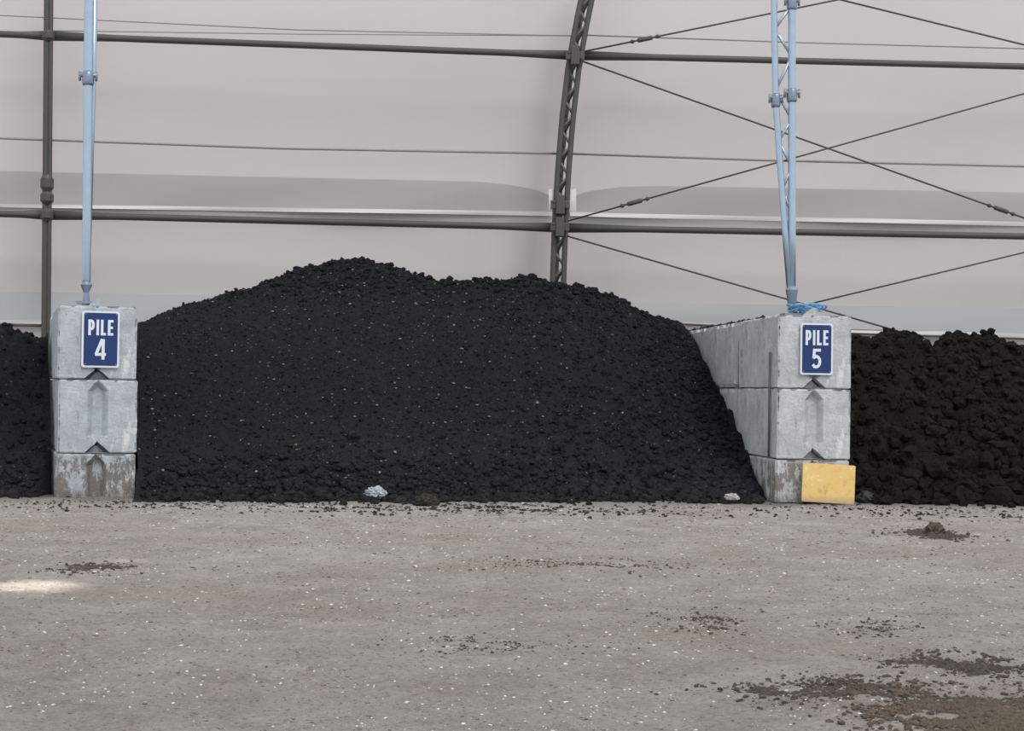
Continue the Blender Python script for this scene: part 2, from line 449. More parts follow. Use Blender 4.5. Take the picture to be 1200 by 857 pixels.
# ------------------------------------------------------------------ concrete blocks
def prism_y(prof, y0, y1):
    n = len(prof)
    V = [Vector((x, y0, z)) for x, z in prof] + [Vector((x, y1, z)) for x, z in prof]
    Fc = [tuple(range(n)), tuple(range(2 * n - 1, n - 1, -1))] + [(i, i + n, (i + 1) % n + n, (i + 1) % n) for i in range(n)]
    return V, Fc
def fixn(ob):
    bm = bmesh.new(); bm.from_mesh(ob.data); bmesh.ops.recalc_face_normals(bm, faces=bm.faces[:]); bm.to_mesh(ob.data); bm.free()
def make_block_mesh(w, L, h, front, bottom, top, seed):
    """closed gridded box: vertices shaped into keyway, joint notch and worn edges"""
    r_ = .022 if front else .05
    xs_ = sorted(set([round(-w / 2 + w * i / int(w / r_), 5) for i in range(int(w / r_) + 1)] + ([round(-.14 + .01 * i, 5) for i in range(29)] if front else [])))
    zs_ = sorted(set([round(h * i / int(h / r_), 5) for i in range(int(h / r_) + 1)] + ([round(.01 * i, 5) for i in range(15)] if front else [])))
    yn = int(L / (.03 if front else .05)); ys_l = [round(L * i / yn, 5) for i in range(yn + 1)]
    if front: ys_l = sorted(set(ys_l + [.006, .015]))
    X, Y, Z = xs_, ys_l, zs_
    idx = {}; V = []; Fc = []
    def vid(i, j, k):
        key = (i, j, k)
        if key not in idx:
            idx[key] = len(V); V.append((X[i], Y[j], Z[k]))
        return idx[key]
    nX, nY, nZ = len(X) - 1, len(Y) - 1, len(Z) - 1
    for i in range(nX):
        for k in range(nZ):
            Fc.append((vid(i, 0, k), vid(i + 1, 0, k), vid(i + 1, 0, k + 1), vid(i, 0, k + 1)))
            Fc.append((vid(i, nY, k), vid(i, nY, k + 1), vid(i + 1, nY, k + 1), vid(i + 1, nY, k)))
    for j in range(nY):
        for k in range(nZ):
            Fc.append((vid(0, j, k), vid(0, j, k + 1), vid(0, j + 1, k + 1), vid(0, j + 1, k)))
            Fc.append((vid(nX, j, k), vid(nX, j + 1, k), vid(nX, j + 1, k + 1), vid(nX, j, k + 1)))
    for i in range(nX):
        for j in range(nY):
            Fc.append((vid(i, j, 0), vid(i, j + 1, 0), vid(i + 1, j + 1, 0), vid(i + 1, j, 0)))
            Fc.append((vid(i, j, nZ), vid(i + 1, j, nZ), vid(i + 1, j + 1, nZ), vid(i, j + 1, nZ)))
    out = []
    for (x, y, z) in V:
        ax, ay, az = abs(abs(x) - w / 2) < 1e-4, (y < 1e-4 or y > L - 1e-4), (z < 1e-4 or z > h - 1e-4)
        nb = ax + ay + az
        nx_, ny_, nz_ = x, y, z
        if front and y < 1e-4:
            z0, z1 = (-.5 if bottom else .07), h - (.12 if top else .0)
            ow, dp = .115, .085
            hw = ow * max(0, min(1, (z - z0) / .13, (z1 - z) / .13))
            if abs(x) < hw:
                ny_ += min(dp, (hw - abs(x)) * 1.4)
            if not bottom and z < .125 * (1 - abs(x) / .14) - .001:
                ny_ += .2          # triangular joint notch, reaching deep
        if nb >= 2:
            q = noise.fractal(Vector((x * 7 + seed * 3.3, y * 7, z * 7)), .8, 2.1, 4)
            ch = .010 + max(0, q - .06) * .12
            if nb == 3: ch *= 1.7
            if ax: nx_ -= math.copysign(ch * .7, x)
            if ay: ny_ += ch * .8 if y < L / 2 else -ch * .8
            if az: nz_ += -ch * .7 if z > h / 2 else (ch * .7 if not bottom else 0)
        elif nb == 1:
            q = noise.fractal(Vector((x * 4 + seed, y * 4, z * 4)), .8, 2.1, 4) * .005
            if ax: nx_ += q
            elif ay: ny_ += q
            elif az and z > h / 2: nz_ += q
        out.append((nx_, ny_, nz_))
    me = bpy.data.meshes.new("block_mesh"); me.from_pydata(out, [], Fc); me.update()
    return me
BL = 1.75
mesh_cache = {}
def block(Wd, M4, row_z, h, k, mat, label, g, bottom, top):
    key = (round(h, 2), min(k, 1), mat.name, bottom, top)
    if key not in mesh_cache:
        me = make_block_mesh(Wd, BL, h, k == 0, bottom, top, len(mesh_cache) + 5); me.materials.append(mat)
        V, Fc = prism_y([(-.115, 0), (.115, 0), (.015, .09), (-.015, .09)], .02, BL - .12)
        te = bpy.data.meshes.new("tongue"); te.from_pydata([tuple(q) for q in V], [], Fc); te.materials.append(mat)
        mesh_cache[key] = (me, te)
    me, te = mesh_cache[key]
    ob = bpy.data.objects.new("concrete_block", me); col.objects.link(ob)
    ob.matrix_world = M4 @ Matrix.Translation((0, k * (BL + .012), row_z))
    tag(ob, label, "concrete block", g)
    t = bpy.data.objects.new("tongue", te); col.objects.link(t); t.parent = ob; t.location = (0, 0.03 if top else .10, h - .002)
    return ob
g4 = G(112.5, 584); g5 = G(953, 590)
R4 = math.radians(14)
W4, W5 = .88, .90
M4 = Matrix.Translation((g4.x, g4.y, 0)) @ Matrix.Rotation(R4, 4, 'Z')
M5 = Matrix.Translation((g5.x, g5.y, 0)) @ Matrix.Rotation(math.radians(1), 4, 'Z')
hs4 = [.52, .85, .85]; hs5 = [.53, .85, .885]
rnd = random.Random(3)
for Wd, Mw, nd_, g, mt, hs in ((W4, M4, 2, "blocks of the divider wall under sign four", m_conc, hs4), (W5, M5, 4, "blocks of the divider wall under sign five", m_conc_l, hs5)):
    for k in range(nd_):
        z = 0
        for r_, h in enumerate(hs):
            J = Matrix.Translation((rnd.uniform(-.015, .015), rnd.uniform(-.01, .01), 0)) @ Matrix.Rotation(rnd.uniform(-.006, .006), 4, 'Z')
            if k: J = Matrix.Translation((rnd.uniform(-.015, .015), 0, 0))
            lab = ["mud-stained interlocking concrete block at the base of divider", "grey interlocking concrete block in middle of divider wall", "grey interlocking concrete block topping the divider wall"][r_]
            block(Wd, Mw @ J, z, h - .01, k, mt, lab, g, r_ == 0, r_ == 2)
            z += h
TOP4, TOP5 = sum(hs4) - .01, sum(hs5) - .01
Wd = W5

# ------------------------------------------------------------------ signs
def seg_ribbon(pts, w, y0, y1):
    n = len(pts); L, R = [], []
    for i, p in enumerate(pts):
        p = Vector(p)
        a = Vector(pts[i - 1]) if i > 0 else None
        c_ = Vector(pts[i + 1]) if i < n - 1 else None
        d1 = (p - a).normalized() if a is not None else None
        d2 = (c_ - p).normalized() if c_ is not None else None
        if d1 is None: nn = Vector((-d2.y, d2.x)); k = 1
        elif d2 is None: nn = Vector((-d1.y, d1.x)); k = 1
        else:
            n1 = Vector((-d1.y, d1.x)); n2 = Vector((-d2.y, d2.x)); nn = (n1 + n2).normalized(); k = 1 / max(.4, nn.dot(n1))
        L.append(p + nn * w / 2 * k); R.append(p - nn * w / 2 * k)
    V, Fc = [], []
    for i in range(n):
        for q in (L[i], R[i]):
            V.append(Vector((q.x, y0, q.y))); V.append(Vector((q.x, y1, q.y)))
    for i in range(n - 1):
        a = i * 4; b2 = a + 4
        Fc += [(a, a + 2, b2 + 2, b2), (a + 1, b2 + 1, b2 + 3, a + 3), (a, b2, b2 + 1, a + 1), (a + 2, a + 3, b2 + 3, b2 + 2)]
    Fc += [(0, 1, 3, 2), (4 * n - 4, 4 * n - 2, 4 * n - 1, 4 * n - 3)]
    return V, Fc
def arc(cx, cy, rx, ry, a0, a1, n=8):
    return [(cx + rx * math.cos(math.radians(a0 + (a1 - a0) * i / n)), cy + ry * math.sin(math.radians(a0 + (a1 - a0) * i / n))) for i in range(n + 1)]
def glyph(ch, w, h, st):
    k = st / 2
    if ch == 'P':
        r = .26 * h
        return [[(k, 0), (k, h)], [(k, h - k), (w - r * .75, h - k)] + arc(w - r * .75, h - k - r, r * .75 - k, r, 90, -90, 10)[1:] + [(k, h - k - 2 * r)]]
    if ch == 'I': return [[(k, 0), (k, h)]]
    if ch == 'L': return [[(k, h), (k, k)], [(0, k), (w, k)]]
    if ch == 'E': return [[(k, 0), (k, h)], [(0, h - k), (w, h - k)], [(0, h / 2), (w * .92, h / 2)], [(0, k), (w, k)]]
    if ch == '4': return [[(w * .74, 0), (w * .74, h)], [(w * .66, h), (k * .6, h * .25)], [(0, h * .25), (w, h * .25)]]
    if ch == '5':
        cx = w * .42; rx = w - k - cx
        return [[(k * 1.3, h - k), (w * .94, h - k)], [(k * 1.5, h), (k * 1.1, h * .5)],
                [(k * .8, h * .53), (cx, h * .615)] + arc(cx, h * .615 - (h * .615 - k) / 2, rx, (h * .615 - k) / 2, 80, -90, 12) + [(cx * .6, k * 1.05), (k * .4, h * .2)]]
def lettering(name, word, cx, cz, widths, h, st, gap, parent):
    tot = sum(widths) + gap * (len(word) - 1); x = cx - tot / 2; parts = []
    for j, (ch, w) in enumerate(zip(word, widths)):
        for q, stroke in enumerate(glyph(ch, w, h, st)):
            pts = [(x + a, cz - h / 2 + b2) for a, b2 in stroke]
            parts.append(seg_ribbon(pts, st, -.0225 - q * .00015, -.0202))
        x += w + gap
    V, Fc = join_geo(parts)
    o = mesh_obj(name, V, Fc, m_white, parent=parent); fixn(o); return o
def rrect(w, h, r, y0, y1, n=5):
    prof = []
    for cx, cz, a0 in ((w / 2 - r, h / 2 - r, 0), (-w / 2 + r, h / 2 - r, 90), (-w / 2 + r, -h / 2 + r, 180), (w / 2 - r, -h / 2 + r, 270)):
        for i in range(n + 1):
            a = math.radians(a0 + 90 * i / n); prof.append((cx + r * math.cos(a), cz + r * math.sin(a)))
    return prism_y(prof, y0, y1)
def sign(Mw, lx, lz, num, w=.43, h=.655):
    V, Fc = rrect(w, h, .03, -.016, 0)
    ob = mesh_obj("pile_sign", V, Fc, m_white); fixn(ob)
    ob.matrix_world = Mw @ Matrix.Translation((lx, -.015, lz))
    tag(ob, "blue sign with white border reading PILE %s on concrete block" % num, "sign")
    V, Fc = rrect(w - .045, h - .045, .022, -.020, -.0165)
    p = mesh_obj("blue_panel", V, Fc, m_blue, parent=ob); fixn(p)
    lettering("lettering", "PILE", 0, .135, [.070, .029, .058, .062], .180, .029, .020, ob)
    lettering("numeral", num, 0, -.115, [.120 if num == "4" else .110], .235, .034, 0, ob)
    for sx in (-1, 1):
        for sz in (-1, 1):
            V, Fc = tube_geo([Vector((sx * (w / 2 - .04), -.026, sz * (h / 2 - .04))), Vector((sx * (w / 2 - .04), -.0202, sz * (h / 2 - .04)))], .007, 8)
            mesh_obj("bolt", V, Fc, m_galv_d, parent=ob)
sign(M4, .018, TOP4 - .385, "4", .42, .65)
sign(M5, .014, TOP5 - .405, "5", .40, .62)

# ------------------------------------------------------------------ masts
def mast_clamp(p, r, parent, off):
    V, Fc = join_geo([tube_geo([p + Vector((0, 0, -.085)), p + Vector((0, 0, -.06)), p + Vector((0, 0, .06)), p + Vector((0, 0, .085))], [r, r * 1.25, r * 1.25, r], 14),
                      tube_geo([p + Vector((-r * 1.9, -.01, .035)), p + Vector((-r * 1.5, -.01, .035)), p + Vector((r * 1.5, -.01, .035)), p + Vector((r * 1.9, -.01, .035))], [.014, .024, .024, .014], 10),
                      tube_geo([p + Vector((-r * 1.7, -.01, .075)), p + Vector((-r * 1.7, -.01, -.03))], .016, 8),
                      tube_geo([p + Vector((r * 1.7, -.01, .075)), p + Vector((r * 1.7, -.01, -.03))], .016, 8)])
    return mesh_obj("clamp", [q - off for q in V], Fc, m_galv_d, True, parent)
Ym = g4.y + .4
fb = P(101, 355, Ym); fb.z = TOP4 + .02
ml = empty("galvanised_mast", fb)
tag(ml, "slim bluish galvanised steel mast standing on concrete block", "metal mast")
def lp(y): return P(101 + (355 - y) * (4 / 445), y, Ym)
tube("leg", [lp(-90), lp(0), lp(200), lp(328), lp(334)], [.052, .052, .052, .05, .035], m_galv, ml, 14)
tube("leg", [lp(-90) + Vector((.03, .22, 0)), lp(90) + Vector((.02, .20, 0)), lp(325) + Vector((0.0, .05, 0))], .035, m_galv, ml, 12)
for i in range(7):
    y0 = -70 + i * 50
    f = lambda y: (.21 if y < 90 else .21 - (y - 90) / 235 * .16)
    A = lp(y0) + Vector((0, .03, 0)); B = lp(y0 + 25) + Vector((.015, f(y0 + 25), 0)); D = lp(y0 + 50) + Vector((0, .03, 0))
    tube("lacing_bar", [A, B], .015, m_galv, ml, 8); tube("lacing_bar", [B, D], .015, m_galv, ml, 8)
mast_clamp(lp(92), .056, ml, fb)
V, Fc = join_geo([tube_geo([lp(330), lp(334), lp(343), fb + Vector((0, 0, .05))], [.04, .07, .032, .04], 12),
                  box_geo(fb.x, fb.y, fb.z + .035, .2, .2, .03), tube_geo([fb + Vector((0, 0, -.02)), fb + Vector((0, 0, .05))], .05, 10)])
mesh_obj("foot", [q - fb for q in V], Fc, m_galv_d, False, ml)
Ym = g5.y + .35
fb = P(928, 362, Ym); fb.z = TOP5
mr_ = empty("galvanised_mast", fb)
tag(mr_, "tapering two-legged galvanised lattice mast standing on concrete block", "metal mast")
Lp = [(906, -90), (907, 0), (908, 60), (909, 116), (914, 190), (920, 270), (926, 345)]
Rp = [(928, -90), (928, 0), (928, 116), (928, 230), (928, 345)]
Lx = lambda y: P(interp(Lp, y), y, Ym); Rx = lambda y: P(interp(Rp, y), y, Ym)
tube("leg", [Lx(y) for y in (-90, 0, 60, 112, 122, 190, 270, 345)], .040, m_galv, mr_, 12)
tube("leg", [Rx(y) for y in (-90, 0, 60, 116, 190, 270, 345)], .048, m_galv, mr_, 12)
ylist = [-80, -40, 6, 34, 66, 106, 140, 165, 196, 222, 250]
for i in range(len(ylist) - 1):
    A, B = (Rx(ylist[i]), Lx(ylist[i + 1])) if i % 2 == 0 else (Lx(ylist[i]), Rx(ylist[i + 1]))
    tube("lacing_bar", [A, B], .019, m_galv, mr_, 8)
mast_clamp(Lx(118), .046, mr_, fb); mast_clamp(Rx(112), .052, mr_, fb); mast_clamp(Rx(4), .050, mr_, fb)
q1 = P(928, 340, Ym)
V, Fc = join_geo([tube_geo([q1 + Vector((0, 0, .04)), q1, fb + Vector((0, 0, .08)), fb + Vector((0, 0, .03))], [.062, .078, .04, .05], 12),
                  box_geo(fb.x, fb.y, fb.z + .02, .24, .24, .03)])
mesh_obj("foot", [q - fb for q in V], Fc, m_galv_d, False, mr_)

c0 = P(943, 361, g5.y + .3); c0.z = TOP5
pts = []
for i in range(150):
    t = i / 149
    a = t * 2 * math.pi * 8.5
    rad = .12 + .07 * math.sin(a * 1.37)
    pts.append(c0 + Vector((.02 + math.cos(a) * rad * 1.3 + .05 * (t - .5), math.sin(a) * rad, .03 + .10 * abs(math.sin(a * .73)) + .03 * t)))
o = tube("rope_coil", pts, .011, m_bluerope, None, 6)
tag(o, "tangled blue-grey rope lying on top of concrete block", "rope")

XL = g5.x - Wd / 2
for px, y0, y1, rrad in ((866, 400, 506, .012), (902, 413, 536, .014)):
    d = ray(px, y0); t = (XL - .035) / d.x; p = C + d * t
    pb = P(px + 1, y1, p.y)
    ob = tube("steel_rod", [p, (p + Vector((p.x, p.y, pb.z))) / 2, Vector((p.x, p.y, pb.z))], rrad, m_rust, None, 8)
    tag(ob, "slender grey steel rod fixed upright to divider side", "steel rod", "rods on the divider side")

pa = G(974, 592)
V, Fc = rrect(.64, .47, .015, -.014, .014, 4)
V = [Vector((q.x + (q.z * .03) + .01 * math.sin(q.z * 40), q.y, q.z + .010 * math.sin(q.x * 17))) for q in V]
ys_ = mesh_obj("yellow_plate", V, Fc, m_yel); fixn(ys_); bevel(ys_, .004)
ys_.matrix_world = Matrix.Translation((pa.x + .01, g5.y - .10, .242)) @ Matrix.Rotation(math.radians(-11), 4, 'X') @ Matrix.Rotation(math.radians(1.5), 4, 'Y')
tag(ys_, "worn yellow painted plate leaning on base of concrete divider", "yellow plate")

# ------------------------------------------------------------------ heaps
def ico(sub):
    bm = bmesh.new(); bmesh.ops.create_icosphere(bm, subdivisions=sub, radius=1)
    v_ = np.array([q.co[:] for q in bm.verts]); f_ = np.array([[w.index for w in q.verts] for q in bm.faces]); bm.free()
    return v_, f_
ICO1, ICO2 = ico(1), ico(2)
def clods_geo(items, sub=2, rough=.28, rs=1):
    bv, bf = ICO2 if sub == 2 else ICO1
    rg = np.random.RandomState(rs)
    VS, FS = [], []; o = 0
    nb = len(bv)
    for (p, size, sq) in items:
        k = 1 + rg.uniform(-rough, rough, nb)
        sc = size * rg.uniform(.65, 1.25, 3); sc[2] *= sq
        a = rg.uniform(0, 6.28); ca, sa = math.cos(a), math.sin(a)
        v_ = bv * k[:, None] * sc
        v_ = v_ @ np.array([[ca, sa, 0], [-sa, ca, 0], [0, 0, 1]])
        v_ = v_ + np.array(p)
        VS.append(v_); FS.append(bf + o); o += nb
    return np.concatenate(VS), np.concatenate(FS)

def heap(name, label, table, toe, xl, xr, mat, clod_n, clod_size, rough_amp, seed, yback=27.5, tanchips=0, res=.03, toeclods=600, coarse=lambda x, z: 1.0, crough=.2, fine=.012, edge=0.0, lump=.045, soft=0.0):
    T = [P(a, b2, c_) for a, b2, c_ in table]
    TX = [t.x for t in T]; TH = [t.z for t in T]; TY = [t.y for t in T]
    toeX = [q.x for q in toe]; toeY = [q.y for q in toe]
    gx = np.linspace(TX[0] - .2, TX[-1] + .2, 600)
    GH = np.interp(gx, TX, TH); GY = np.interp(gx, TX, TY)
    # average the crest depth over a wider span so the slope has no crease under the dip
    if soft:
        kn = int(soft / (gx[1] - gx[0])); ker = np.hanning(2 * kn + 1); ker /= ker.sum()
        GYs = np.convolve(np.pad(GY, kn, mode='edge'), ker, mode='valid')
        kn2 = max(1, kn // 4); ker2 = np.hanning(2 * kn2 + 3); ker2 /= ker2.sum()
        GH = np.convolve(np.pad(1.3 + 0 * GH + (GH - 1.3) / GY * GYs, kn2 + 1, mode='edge'), ker2, mode='valid')
        GY = GYs
    def hraw(x, y):
        Hc = np.interp(x, gx, GH); Yc = np.interp(x, gx, GY)
        y0 = np.interp(x, toeX, toeY)
        t = (y - y0) / (Yc - y0)
        if t < 0: return max(-.06, t * .4)
        if t < 1:
            return Hc * (1 - (1 - t) ** 1.30) 
        return max(0.0, Hc - .10 * (y - Yc) - .06 * (y - Yc) ** 2)
    def h(x, y):
        b_ = hraw(x, y)
        k = min(1, max(.0, b_ * 1.5 + .12))
        if b_ < 0: return b_
        cf = coarse(x, b_) * rough_amp
        n = noise.fractal(Vector((x * .9 + seed, y * .9, 0)), 1, 2, 3) * .07
        n += noise.fractal(Vector((x * 3.1 + seed, y * 3.1, 5)), .8, 2.1, 4) * lump * cf
        if edge and b_ < 1.9:
            e = max(0, 1 - (xr(y) - x) / .6) * min(1, (1.9 - b_) * 2)
            if e > 0: n += e * edge * noise.fractal(Vector((x * 1.5, y * 2.6 + 9, 2)), .6, 2.2, 5)
        cell = noise.voronoi(Vector((x * 7 + seed, y * 7, b_ * 7)))[0][0]
        n += (.35 - cell) * .03 * cf
        n += noise.noise(Vector((x * 15, y * 15, b_ * 15 + seed))) * .020 * cf
        n += noise.noise(Vector((x * 31, y * 31, b_ * 31 + seed))) * fine
        return b_ + n * k
    ymin = min(toeY) - .12
    ny1 = int((24 - ymin) / res); 
    yv = list(np.linspace(ymin, 24, ny1)) + list(np.linspace(24.1, yback, 24))
    nxn = int((xr(20) - xl(20)) / res)
    V = []
    for y in yv:
        a, b2 = xl(y), xr(y)
        for i in range(nxn):
            x = a + (b2 - a) * i / (nxn - 1)
            V.append((x, y, h(x, y)))
    V = np.array(V)
    Fc = [(j * nxn + i, j * nxn + i + 1, (j + 1) * nxn + i + 1, (j + 1) * nxn + i) for j in range(len(yv) - 1) for i in range(nxn - 1)]
    rg = random.Random(seed)
    big, small = [], []
    for i in range(clod_n):
        y = ymin + .15 + (24.2 - ymin) * rg.random() ** 1.2
        a, b2 = xl(y), xr(y)
        if edge and rg.random() < .08: x = b2 - .08 - abs(rg.gauss(0, .25))
        else: x = rg.uniform(a + .08, b2 - .08)
        z = h(x, y)
        if z < .0: continue
        sz = clod_size * (.22 + .9 * rg.random() ** 4) * coarse(x, z) * (1.3 - .4 * min(1, z / 1.5))
        x = min(max(x, a + sz * 1.3), b2 - sz * 1.3)
        (big if sz > clod_size * .5 else small).append(((x, y, h(x, y) + sz * .25), sz, .9))
    for i in range(toeclods):
        x = rg.uniform(xl(18.2) + .1, xr(18.2) - .1)
        if edge and rg.random() < .2: x = xr(18.2) - .1 - abs(rg.gauss(0, .6))
        y0 = np.interp(x, toeX, toeY)
        y = y0 + rg.gauss(.18, .22)
        sz = clod_size * (.3 + 1.5 * rg.random() ** 3.5)
        x = min(max(x, xl(18.2) + sz * 1.3), xr(18.2) - sz * 1.3)
        z = max(h(x, y), gz(x, y))
        big.append(((x, y, z + sz * .35), sz, .9))
    allV = [V]; allF = list(Fc); o = len(V)
    for it, sub in ((big, 2), (small, 1)):
        if not it: continue
        v_, f_ = clods_geo(it, sub, crough if sub == 2 else .3, seed)
        allV.append(v_); allF += [tuple(int(k) for k in r_) for r_ in (f_ + o)]; o += len(v_)
    allV = np.concatenate(allV)
    ob = mesh_obj(name, allV.tolist(), allF, mat, False)
    me = ob.data
    sm = np.zeros(len(me.polygons), bool); sm[:len(Fc)] = True
    me.polygons.foreach_set("use_smooth", sm)
    tag(ob, label, "compost pile", kind="stuff")
    if tanchips:
        it = []
        for i in range(tanchips):
            y = ymin + .2 + (22.5 - ymin) * rg.random() ** 1.1
            a, b2 = xl(y), xr(y)
            x = a + (b2 - a) * min(.95, max(.03, rg.gauss(.45, .24)))
            z = h(x, y)
            if z < .02: continue
            it.append(((x, y, z + .014), .005 + .017 * rg.random() ** 2, .6))
        v_, f_ = clods_geo(it, 1, .4, seed + 1)
        o2 = mesh_obj("wood_chip_bits", v_.tolist(), [tuple(int(k) for k in r_) for r_ in f_], m_chip_t, False, parent=ob)
        o2["kind"] = "stuff"; o2["label"] = "scattered pale wood bits in the dark compost"
    return h

c4r = M4 @ Vector((W4 / 2, 0, 0)); c4l = M4 @ Vector((-W4 / 2, 0, 0)); tR = math.tan(R4)
xr5 = lambda y: XL - .02 - max(0, (y - g5.y)) * math.tan(math.radians(1)) 
main_table = [(60, 402, 20.0), (120, 392, 20.2), (160, 380, 20.4), (200, 363, 20.9), (270, 342, 21.6), (340, 320, 22.3), (380, 310, 22.6), (410, 307, 22.6), (440, 309, 22.5), (490, 322, 22.3),
              (518, 333, 22.1), (535, 330, 22.0), (560, 328, 21.9), (610, 325, 21.8), (645, 331, 21.8), (690, 343, 21.9), (722, 350, 22.1), (742, 361, 22.4), (765, 374, 22.9), (800, 381, 23.7), (840, 388, 25)]
toe = [G(150, 586), G(300, 587), G(450, 588), G(600, 588), G(760, 588), G(850, 588), G(893, 587)]
def coarse_main(x, z):
    k = .5 + .5 * max(0, min(1, (x - 0.8) / 3.0))
    k += .7 * max(0, 1 - z / .5)
    k += .6 * max(0, min(1, (z - 2.4) / .4)) 
    return k
h_main = heap("compost_heap", "tall mound of crumbly black compost between concrete dividers", main_table, toe,
     lambda y: c4r.x + .03 - max(0, (y - c4r.y)) * tR, xr5, m_soil, 26000, .044, .9, 11, tanchips=900, res=.023, toeclods=1500, coarse=coarse_main, fine=.02, crough=.26, edge=.14, soft=.6)
tl = [(-260, 372, 20.2), (-120, 375, 20.2), (0, 384, 20.2), (25, 389, 20.3), (50, 397, 20.6), (70, 400, 21), (100, 400, 21)]
toe = [G(-260, 581), G(0, 583), G(40, 583), G(62, 580)]
heap("compost_heap", "lower heap of cloddy black compost beside the divider", tl, toe,
     lambda y: -9.0, lambda y: c4l.x - .03 - max(0, (y - c4l.y)) * tR, m_soil, 4000, .055, 1.5, 23, res=.033, toeclods=350, crough=.26)
tr = [(985, 403, 20.4), (1010, 402, 20.3), (1040, 397, 20.4), (1060, 388, 20.5), (1078, 399, 20.4), (1095, 405, 20.2), (1125, 392, 20.4), (1150, 396, 20.4), (1200, 412, 20.2), (1300, 415, 20.2), (1400, 410, 20.2)]
toe = [G(985, 588), G(1100, 590), G(1200, 591), G(1400, 594)]
heap("compost_heap", "rough heap of brown-black clumped compost beside the divider", tr, toe,
     lambda y: g5.x + Wd / 2 + .03, lambda y: 11.5, m_soil_brown, 11000, .085, 2.1, 37, res=.028, toeclods=400, crough=.3, fine=.035, lump=.07)

# ------------------------------------------------------------------ small things
def crumple(name, loc, sx, sy, sz, mat, seed, amp=.4, sub=4, freq=2.2):
    bm = bmesh.new(); bmesh.ops.create_icosphere(bm, subdivisions=sub, radius=1)
    for v_ in bm.verts:
        n = noise.fractal(v_.co * freq + Vector((seed, 0, 0)), .7, 2, 4)
        rdg = 1 - abs(noise.noise(v_.co * freq * 1.4 + Vector((0, seed, 0)))) * 1.2
        v_.co *= 1 + amp * n + amp * .6 * (rdg - .6)
        v_.co.x *= sx; v_.co.y *= sy; v_.co.z = max(v_.co.z * sz, -sz * .55)
    zmin = min(v_.co.z for v_ in bm.verts)
    for v_ in bm.verts: v_.co.z -= zmin
    me = bpy.data.meshes.new(name); bm.to_mesh(me); bm.free(); me.materials.append(mat)
    ob = bpy.data.objects.new(name, me); col.objects.link(ob); ob.location = loc
    return ob
p = G(441, 583); p.y = min(p.y, 18.0); p.z = gz(p.x, p.y) + .03
o = crumple("plastic_bag", (p.x, p.y - .12, p.z), .12, .1, .085, m_plastic, 8, .3, 4, 2.4)
tag(o, "crumpled white and blue plastic bag at the heap's foot", "plastic bag")
p = G(500, 592); o = crumple("soil_clod", (p.x, p.y, gz(p.x, p.y) - .01), .14, .12, .085, m_toe, 9, .3)
tag(o, "dark clod of earth at the foot of the heap", "clod")
p = G(470, 590); o = crumple("soil_clod", (p.x, p.y, gz(p.x, p.y) - .01), .08, .08, .05, m_toe, 12, .35)
tag(o, "small dark clod of earth at the foot of the heap", "clod")
p = G(848, 584); o = crumple("paper_scrap", (p.x - .12, 17.87, .05), .075, .05, .045, m_paper, 14, .4)
tag(o, "small crumpled pale paper scrap at heap's foot", "litter")
p = G(1016, 589); o = crumple("rubber_scrap", (p.x, p.y, gz(p.x, p.y) - .01), .13, .1, .09, m_rubber, 21, .35, 3, 1.4)
tag(o, "dark rubber lump lying beside the yellow plate", "rubber scrap")
p = G(1096, 627); o = crumple("soil_clod", (p.x, p.y, gz(p.x, p.y) - .01), .085, .085, .075, m_clod, 41, .45, 4, 2.6)
tag(o, "jagged pointed lump of dried mud on the dirt", "clod")

def mud_mound(px, py, wpx, hpx, hgt, mat, seed, label, freq=5, bias=.0):
    """low ragged skin of soil over the dirt"""
    c_ = G(px, py); a = G(px - wpx / 2, py); u_, dn = G(px, py - hpx / 2), G(px, py + hpx / 2)
    rx = abs(c_.x - a.x) * 1.5; ry = abs(u_.y - dn.y) / 2 * 1.5
    n = 160; V = []
    for j in range(n + 1):
        for i in range(n + 1):
            u, v_ = -1 + 2 * i / n, -1 + 2 * j / n
            x, y = c_.x + u * rx, c_.y + v_ * ry
            r = u * u + v_ * v_
            q = noise.fractal(Vector((x * freq + seed, y * freq, seed)), .5, 2.1, 6)
            e = (1 - r * 1.15) + q * 1.5 + bias
            fine_ = noise.noise(Vector((x * 35, y * 35, seed))) * .9 + noise.noise(Vector((x * 80, y * 80, seed))) * .7
            zz = hgt * (max(-1.6, min(1.0, e * 1.1)) + fine_)
            V.append((x, y, gz(x, y) + zz - hgt * .35 - (0 if r < 1 else .04)))
    Fc = [(j * (n + 1) + i, j * (n + 1) + i + 1, (j + 1) * (n + 1) + i + 1, (j + 1) * (n + 1) + i) for j in range(n) for i in range(n)]
    ob = mesh_obj("mud_mound", V, Fc, mat, False)
    tag(ob, label, "mud", kind="stuff")
mud_mound(1098, 627, 44, 6, .022, m_clod, 4, "low jagged heap of dried mud on the dirt", 7, -.1)
mud_mound(1180, 850, 170, 46, .014, m_mulch, 5, "brown crumbly mulch spread on the dirt", 5, -.35)
mud_mound(1125, 778, 100, 18, .010, m_clod, 6, "thin crust of dark mud on the dirt", 7, -.55)
mud_mound(985, 812, 150, 20, .009, m_clod, 7, "thin crust of dark mud on the dirt", 7, -.65)
mud_mound(108, 667, 62, 9, .012, m_clod, 8, "thin crust of dark mud on the dirt", 6, -.45)

